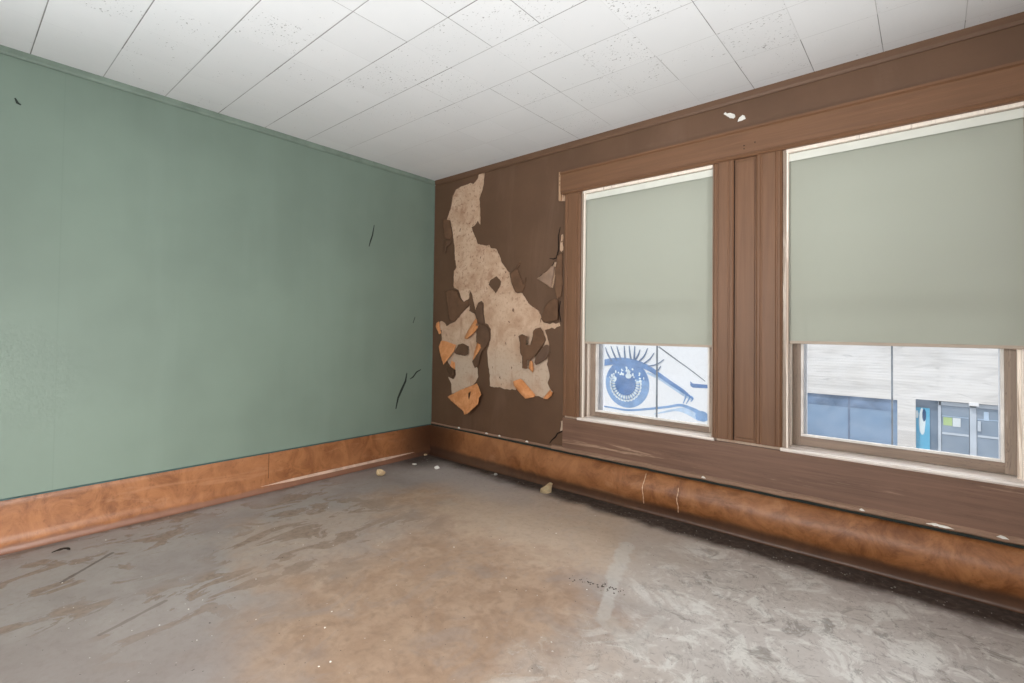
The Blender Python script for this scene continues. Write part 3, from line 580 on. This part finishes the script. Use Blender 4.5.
lump('plaster_crumb', *fl(414.5, 465), .020, 'chip_white', 'tiny flat pale crumb between the tan lump and the corner', 'plaster', 6, .35)
lump('plaster_crumb', *fl(425.5, 455.5), .018, 'lump', 'tiny pale crumb lying deepest in the dark corner', 'plaster', 8, .4)
lump('plaster_crumb', *fl(495.5, 475.5), .018, 'lath_grey', 'grey plaster crumb under the brown window wall left of the paper scrap', 'plaster', 9, .6)
# curled paper scrap: a bent, folded shard
bm = bmesh.new(); rows = []
SC = Vector((*fl(546, 492.5), 0)); dx = Vector((.76, .649, 0)); dz = Vector((0, 0, 1)); dp = Vector((-.649, .76, 0))
for i in range(9):
    t = i/8; hgt = .022+.066*t**1.2*(1 if t < .7 else 1-(t-.7)*1.7); row = []
    for j in range(6):
        s = j/5; row.append(bm.verts.new(SC+dx*(-.045+.085*t+.012*s)+dz*(.001+hgt*s)+dp*(.045*math.sin(s*2.4)-.03*math.sin(t*3.1)*(1-s))))
    rows.append(row)
for r, s in zip(rows, rows[1:]):
    for j in range(5): bm.faces.new((r[j], r[j+1], s[j+1], s[j]))
g = bmesh.ops.solidify(bm, geom=bm.faces[:], thickness=.003)
tag(obj('paper_scrap', bm, 'scrap_pale', None, True), 'curled cream scrap of torn paper standing on the floor below the first window', 'paper scrap')
# dark scrap by the green wall
bm = sheet(ragged([(-.035, -.012), (-.01, .012), (.03, .018), (.038, .004), (.012, .0), (.004, -.014), (-.02, -.02)], .008, .002, 4), [], -.002, .002, lambda x, z: .010*math.sin((x+.035)*40)+.008, .01)
for v in bm.verts: v.co = Vector((v.co.x, v.co.z, -v.co.y+.001))
o = tag(obj('dark_scrap', bm, 'scrap_dark'), 'small blackish curled scrap on the grey floor beside the orange baseboard', 'scrap'); X, Y = fl(61, 553.5); o.location = (X, Y, .004); o.rotation_euler.z = .9
def litter(name, spots, mat, label, seed):
    rn = random.Random(seed); bm = bmesh.new()
    for x, y, s in spots:
        r = bmesh.ops.create_icosphere(bm, subdivisions=1, radius=s)['verts']; a = rn.uniform(0, 6.3); k = rn.uniform(.5, 1)
        for v in r:
            q = Vector((v.co.x, v.co.y*k, v.co.z*.45)); v.co = Vector((x+q.x*math.cos(a)-q.y*math.sin(a), y+q.x*math.sin(a)+q.y*math.cos(a), s*.35+q.z))
    o = obj(name, bm, mat); tag(o, label, 'litter', None, 'stuff'); return o
rn = random.Random(11)
litter('plaster_dust', [(rn.uniform(.15, 4.6), 0, 0) and ((x := rn.uniform(.12, 4.4)), -.13-abs(rn.gauss(0, .09)), rn.choice((.0018, .0025, .0035, .005))) for _ in range(230)], 'lath_grey', 'grey plaster crumbs strewn along the dark floor under the window wall', 12)
pts = [fl(570+54*(t := rn.random())+rn.gauss(0, 1), 577+16*t+rn.gauss(0, 1.6)) for _ in range(46)]
litter('dark_flecks', [(x, y, rn.uniform(.002, .0052)) for x, y in pts], 'fleck', 'short trail of black flecks beside the white filler smear', 13)
pts = [fl(rn.uniform(30, 990), rn.uniform(500, 680)) for _ in range(60)]
litter('scattered_grit', [(x, y, rn.uniform(.0018, .0045)) for x, y in pts if x > .1 and y < -.25 and x < 5], 'chip_white', 'tiny white grit scattered over the open floor', 14)

# ------------------------------------------------------------------ across the street
D = 13.0; G = -3.45
struct(obj('ground', bx(-40, 40, .3, 60, G-.3, G), plain('asphalt', lin(120, 120, 122), .9)))
struct(obj('sidewalk', bx(-40, 40, 9.8, D, G, G+.14), plain('sidewalk_concrete', lin(196, 192, 186), .9)))
def m_brick():
    n = N('white_painted_brick', .8, .2); x, y, z = n.xyz()
    v = n.noise(1.2, 5, .6, 1.5, n.tr((.35, 1, 2.2))); c = n.math('FRACT', n.math('DIVIDE', z, .075)); j = n.map(c, 0, .16, 1, 0)
    a = n.mix(n.map(v, .42, .7), lin(236, 233, 230), lin(212, 209, 206)); a = n.mix(n.math('MULTIPLY', j, .25), a, lin(190, 186, 182))
    w = n.noise(2.6, 4, .7, 2.5, n.tr((.3, 1, 1.6), loc=(3, 0, 1))); a = n.mix(n.map(w, .60, .68, 0, .55), a, lin(186, 184, 182)); n.base(a); n.bump(n.math('ADD', v, n.math('MULTIPLY', j, -.4)), .35, .03); MAT['brick'] = n.m
m_brick()
plain('stucco', lin(240, 241, 243), .8, .02); 
for k, c in (('blue_mid', (132, 166, 208)), ('blue_deep', (92, 126, 176)), ('blue_lid', (106, 140, 188)), ('blue_pale', (186, 208, 232)), ('blue_lash', (104, 122, 150)), ('blue_white', (228, 238, 246)), ('grey_line', (120, 124, 130))): plain(k, lin(*c), .8, .14, 3)
for k, c, r in (('shop_glass', (134, 160, 190), .2), ('shop_glass_dark', (124, 144, 166), .2), ('shop_glass_door', (140, 156, 174), .2), ('alu', (198, 208, 220), .4), ('poster_blue', (104, 188, 226), .5), ('poster_white', (232, 244, 248), .5), ('poster_dark', (44, 84, 130), .5), ('notice_green', (178, 204, 140), .6), ('notice_white', (222, 230, 236), .6)): plain(k, lin(*c), r, .06, 2)  # the shop glass blues carry a painted sky reflection
def FPt(u, v, kx=None): p = on(1, D, u, v); return (p.x, p.z)
# -- right-hand building: shop window, recessed door
bld = tag(empty('building', (2.2, D, G)), 'white painted brick shop with blue grey window and glass doors across the street', 'building')
SX0, SX1, SZ0, SZ1 = .93, 3.045, -1.70, -.475
DX0, DX1, DZ1 = 3.41, 5.75, -.415
b = bmesh.new(); T_ = D+.5
for q in ((-.35, SX0, G, 5), (SX1, DX0, G, 5), (DX1, 12, G, 5), (SX0, SX1, SZ1, 5), (SX0, SX1, G, SZ0), (DX0, DX1, DZ1, 5)): box(b, q[0], q[1], D, T_, q[2], q[3])
obj('wall', b, 'brick', bld)
sw = obj('shop_window', bx(SX0, SX1, D+.12, D+.15, SZ0, SZ1), 'shop_glass', bld)
zb = FPt(850, 408)[1]
b = bmesh.new(); box(b, SX0, SX1, D+.115, D+.12, zb, SZ1); obj('reflection_band', b, plain('shop_glass_reflection', lin(112, 136, 168), .2, .3, 2.2), sw)  # darker reflection painted across the upper glass
mxs = FPt(848.4, 430)[0]; obj('mullion', bx(mxs-.02, mxs+.02, D+.10, D+.118, SZ0, SZ1), 'blue_lash', sw)
obj('window_ledge', bx(SX0-.03, SX1+.03, D-.05, D+.12, SZ0-.07, SZ0, bev=.01), 'stucco', bld)
dr = obj('entrance_back', bx(DX0, DX1, D+.30, D+.34, G, DZ1), 'shop_glass_dark', bld)
p0, p1 = FPt(914.8, 412)[0], FPt(929.8, 412)[0]; pz0, pz1 = G+.35, FPt(920, 408.5)[1]
po = obj('poster', bx(p0+.02, p1, D+.262, D+.270, pz0, pz1), 'poster_blue', bld); po['label'] = 'bright blue window poster'
pc = FPt(922, 421); pw = (p1-p0)
def blob(cx, cz, rx, rz, seed, k=24): return [(cx+rx*math.cos(6.2832*i/k)*(1+.22*mnoise.noise(Vector((i*.7, seed, 0)))), cz+rz*math.sin(6.2832*i/k)*(1+.22*mnoise.noise(Vector((i*.7, seed, 4))))) for i in range(k)]
obj('poster_figure', sheet(blob(pc[0], pc[1]-.05, pw*.22, .34, 1), [], D+.256, D+.2615), 'poster_white', po)
obj('poster_shadow', sheet(blob(pc[0]+.04, pc[1]+.12, pw*.13, .16, 2), [], D+.252, D+.2555), 'poster_dark', po)
obj('poster_burst', sheet(blob(pc[0]-.10, pc[1]+.13, pw*.10, .10, 3), [], D+.252, D+.2555), 'poster_white', po)
def ux(u): return FPt(u, 420)[0]
for a_, c_ in ((938.2, 941.2), (970.3, 977), (1040, 1046)): obj('door_post', bx(ux(a_), ux(c_), D+.17, D+.25, G, DZ1-.03), 'alu', bld)
obj('door_header', bx(ux(939), DX1, D+.17, D+.25, DZ1-.12, DZ1-.03), 'alu', bld)
obj('lamp_box', bx(ux(969), ux(979), D-.06, D+.10, DZ1-.06, DZ1+.02, bev=.012), 'stucco', bld)
for a_, c_, zr in ((941.2, 970.3, 435.5), (977, 1040, 438)):
    d_ = obj('door', bx(ux(a_)+.01, ux(c_)-.01, D+.20, D+.22, G+.05, DZ1-.13), 'shop_glass_door', bld)
    z_ = FPt((a_+c_)/2, zr)[1] if a_ < 960 else FPt(985, 438)[1]
    obj('push_bar', bx(ux(a_)+.02, ux(c_)-.02, D+.17, D+.19, z_-.025, z_+.025), 'alu', d_)
    z2 = FPt(955, 418)[1]; obj('transom_line', bx(ux(a_)+.02, ux(c_)-.02, D+.193, D+.199, z2-.008, z2+.008), 'blue_pale', d_)
    if a_ < 960:
        q = FPt(943.5, 426); r_ = FPt(952.5, 418.8); obj('notice', bx(q[0], r_[0], D+.18, D+.19, q[1], r_[1]), 'notice_green', d_)
        q = FPt(953, 427.5); r_ = FPt(961, 419.5); obj('notice', bx(q[0], r_[0], D+.18, D+.19, q[1], r_[1]), 'notice_white', d_)
    else:
        q = FPt(977.5, 421); r_ = FPt(982.5, 412.5); obj('notice', bx(q[0]+.12, r_[0]+.12, D+.18, D+.19, q[1], r_[1]), 'blue_pale', d_)
q = FPt(978, 432); obj('door_handle', bx(q[0], q[0]+.06, D+.12, D+.16, q[1], q[1]+.24, bev=.01), 'alu', bld)
# -- left-hand building with the painted eye
bl2 = tag(empty('building', (-4, D, G)), 'smooth white building across the street with a huge blue eye painted on it', 'building')
obj('wall', bx(-16, -.35, D, T_, G, 5), 'stucco', bl2)
def MU(u, v): return FPt(570+u/5.694, 330+v/5.694)
lay = [0]
def paint(name, poly, mat, par=None, holes=(), d=1):
    return obj(name, sheet(poly, list(holes), D-.004*d, D-.001), mat, par or mural)
def ribbon(pts, ws):
    P = [Vector(MU(*q)) for q in pts]; k = 6; Q = []; W = []
    for i in range(len(P)-1):
        a0, a1, a2, a3 = P[max(i-1, 0)], P[i], P[i+1], P[min(i+2, len(P)-1)]
        for j in range(k):
            t = j/k; Q.append(.5*((2*a1)+(a2-a0)*t+(2*a0-5*a1+4*a2-a3)*t*t+(3*a1-a0-3*a2+a3)*t**3)); W.append(ws[i]+(ws[i+1]-ws[i])*t)
    Q.append(P[-1]); W.append(ws[-1]); L, R_ = [], []
    for i, p in enumerate(Q):
        d = (Q[min(i+1, len(Q)-1)]-Q[max(i-1, 0)]).normalized(); n_ = Vector((-d.y, d.x)); w = max(.004, W[i]/2)
        L.append(tuple(p+n_*w)); R_.append(tuple(p-n_*w))
    return L+R_[::-1]
c0 = Vector(MU(324, 306)); ri = .86
def circ(c, r, k=48, w=0., f=0): return [(c[0]+r*(1+w*math.cos(f*6.2832*i/k))*math.cos(6.2832*i/k), c[1]+r*(1+w*math.cos(f*6.2832*i/k))*math.sin(6.2832*i/k)) for i in range(k)]
mural = paint('painted_eye', circ(c0, ri), 'blue_mid', bl2); mural['label'] = 'blue iris of the painted eye'
cp = Vector(MU(316, 308))
for i in range(19):
    a = math.radians(-196+i*212/18); ca, sa = math.cos(a), math.sin(a)
    def ell_(rx, rz, r0): return [(cp.x+ca*(r0+rx*math.cos(t))-sa*rz*math.sin(t), cp.y+sa*(r0+rx*math.cos(t))+ca*rz*math.sin(t)) for t in [6.2832*k/18 for k in range(18)]]
    paint('iris_loop', ell_(.135, .085, .50), 'blue_white', None, [ell_(.095, .048, .485)], 3)
paint('iris_upper_shade', [(c0.x+ri*.97*math.cos(t), c0.y+ri*.97*math.sin(t)) for t in [math.radians(a) for a in range(12, 169, 4)]], 'blue_lid', None, (), 4)
paint('pupil', circ(cp, .40), 'blue_deep', None, (), 5)
rr = random.Random(2)
for i in range(34):
    a = math.radians(rr.uniform(12, 168)); r = rr.uniform(.42, .74); c = (c0.x+r*math.cos(a), c0.y+r*math.sin(a)*.8)
    paint('sparkle', blob(c[0], c[1], rr.uniform(.02, .05), rr.uniform(.02, .06), i, 10), 'blue_white', None, (), 6+i*.05)
paint('sparkle', blob(*MU(335, 262), .12, .09, 50, 16), 'blue_white', None, (), 8)
m_ = lambda v: v/5.694*.0363          # mural widths, from view units to metres
paint('upper_lid', ribbon([(60, 250), (130, 205), (205, 184), (300, 176), (380, 190), (440, 213), (500, 250), (560, 292), (640, 345), (700, 392)], [m_(w) for w in (16, 26, 36, 38, 34, 28, 22, 20, 18, 6)]), 'blue_lid', None, (), 7)
paint('lid_crease', ribbon([(440, 245), (500, 270), (560, 310), (640, 365), (690, 398)], [m_(w) for w in (10, 16, 14, 12, 4)]), 'blue_pale', None, (), 2)
paint('lower_lid', ribbon([(60, 400), (140, 425), (230, 440), (330, 456), (450, 449), (560, 437), (630, 428), (700, 452), (745, 478), (800, 500)], [m_(w) for w in (6, 8, 9, 11, 12, 12, 14, 18, 26, 14)]), 'blue_mid', None, (), 2)
paint('lower_shadow', ribbon([(480, 478), (540, 466), (600, 455), (660, 460), (740, 500)], [m_(w) for w in (4, 9, 12, 30, 40)]), 'blue_pale', None, (), 1.5)
paint('corner_blotch', blob(*MU(752, 492), m_(34), m_(26), 8, 20), 'blue_mid', None, (), 3)
for q in ([(645, 418), (658, 385), (662, 370)], [(662, 420), (682, 385), (680, 372)], [(688, 408), (700, 390), (690, 375)]): paint('corner_fold', ribbon(q, [m_(3), m_(8), m_(4)]), 'blue_mid', None, (), 3)
paint('brow_line', ribbon([(505, 95), (600, 165), (690, 230), (770, 292)], [m_(7), m_(6), m_(5), m_(3)]), 'grey_line', None, (), 2)
paint('blue_dash', [MU(685, 292), MU(700, 305), MU(782, 312), MU(784, 332), MU(700, 328), MU(686, 318)], 'blue_deep', None, (), 2)
for a, mid, tip, w in (((140, 200), (110, 160), (90, 120), 8), ((180, 188), (150, 140), (140, 100), 8), ((240, 180), (215, 135), (203, 98), 9), ((268, 174), (248, 130), (234, 92), 9), ((292, 170), (278, 130), (268, 92), 9), ((315, 168), (312, 130), (310, 90), 9), ((348, 168), (342, 130), (338, 90), 9), ((366, 170), (368, 130), (370, 92), 9), ((372, 172), (390, 140), (400, 112), 8), ((395, 178), (425, 145), (442, 104), 8), ((420, 192), (455, 165), (480, 130), 7), ((445, 205), (495, 195), (535, 168), 6), ((492, 240), (505, 225), (518, 205), 5)):
    paint('eyelash', ribbon([a, mid, tip], [m_(w), m_(w*.8), m_(2)]), 'blue_lash', None, (), 8)

# ------------------------------------------------------------------ light
wd = bpy.data.worlds.new('sky'); sc.world = wd; wd.use_nodes = True; wt = wd.node_tree
bg = wt.nodes['Background']; sk = wt.nodes.new('ShaderNodeTexSky'); sk.sky_type = 'HOSEK_WILKIE'; sk.turbidity = 4; sk.ground_albedo = .4; sk.sun_direction = Vector((.35, -.7, .62)).normalized()
bg.inputs[0].default_value = (.86, .93, 1, 1); bg.inputs[1].default_value = 1.1
def light(name, kind, loc, rot, energy, color=(1, 1, 1), size=(1, 1)):
    l = bpy.data.lights.new(name, kind); l.energy = energy; l.color = color
    if kind == 'AREA': l.shape = 'RECTANGLE'; l.size, l.size_y = size
    o = bpy.data.objects.new(name, l); COL.objects.link(o); o.location = loc; o.rotation_euler = rot; return o
s = light('sun', 'SUN', (0, -8, 10), (math.radians(48), 0, math.radians(-18)), 2.2, (1, .96, .9)); s.data.angle = .02
# unseen fill lamps added for brightness, the first two at the rear openings
K = dict(world=1.0, sun=1.3, up=82, up2=24, side=42, front=23, sky=560, street=200)  # up, side, front, sky and street power the added lamps
bg.inputs[1].default_value = K['world']; s.data.energy = K['sun']
l = light('fill_side', 'AREA', (XR+.16, sum(RO)/2, .95), (0, math.radians(78), math.radians(-4)), K['side'], (1, .98, .96), (.7, RO[1]-RO[0])); l.data.spread = math.radians(60)  # unseen fill added to lift the lower green wall
l = light('fill_front', 'AREA', (sum(FO)/2, YF-.16, 1.75), (math.radians(77), 0, 0), K['front'], (1, .97, .94), (FO[1]-FO[0], .95)); l.data.spread = math.radians(80)  # unseen fill added to lift the lower window wall
l = light('ceiling_fill', 'AREA', (1.78, -4.4, 1.15), (0, 0, 0), K['up'], (.94, .975, 1), (.5, 1.2)); l.data.spread = math.radians(150)  # unseen lamp added to brighten the ceiling
l.rotation_euler = Vector((.36, .56, .74)).to_track_quat('-Z', 'Y').to_euler()
l = light('ceiling_fill_side', 'AREA', (4.95, -1.9, .9), (0, 0, 0), K['up2'], (.94, .975, 1), (.5, 1.2)); l.data.spread = math.radians(90)  # second unseen lamp, added to even out the ceiling
l.rotation_euler = Vector((-.86, .16, .48)).to_track_quat('-Z', 'Y').to_euler()
light('sky_fill', 'AREA', (2.9, 4.2, 4.6), (math.radians(-42), 0, 0), K['sky'], (.94, .97, 1), (7, 3))  # added lamp out of view, boosts skylight through the windows
light('street_fill', 'AREA', (2.9, 3.6, -2.6), (math.radians(180+40), 0, 0), K['street'], (1, .97, .92), (7, 2.5))  # added lamp out of view, stands in for light off the street

sc.view_settings.view_transform = 'Standard'; sc.view_settings.look = 'None'; sc.view_settings.gamma = 1; sc.view_settings.use_curve_mapping = False
sc.view_settings.exposure = 0.0
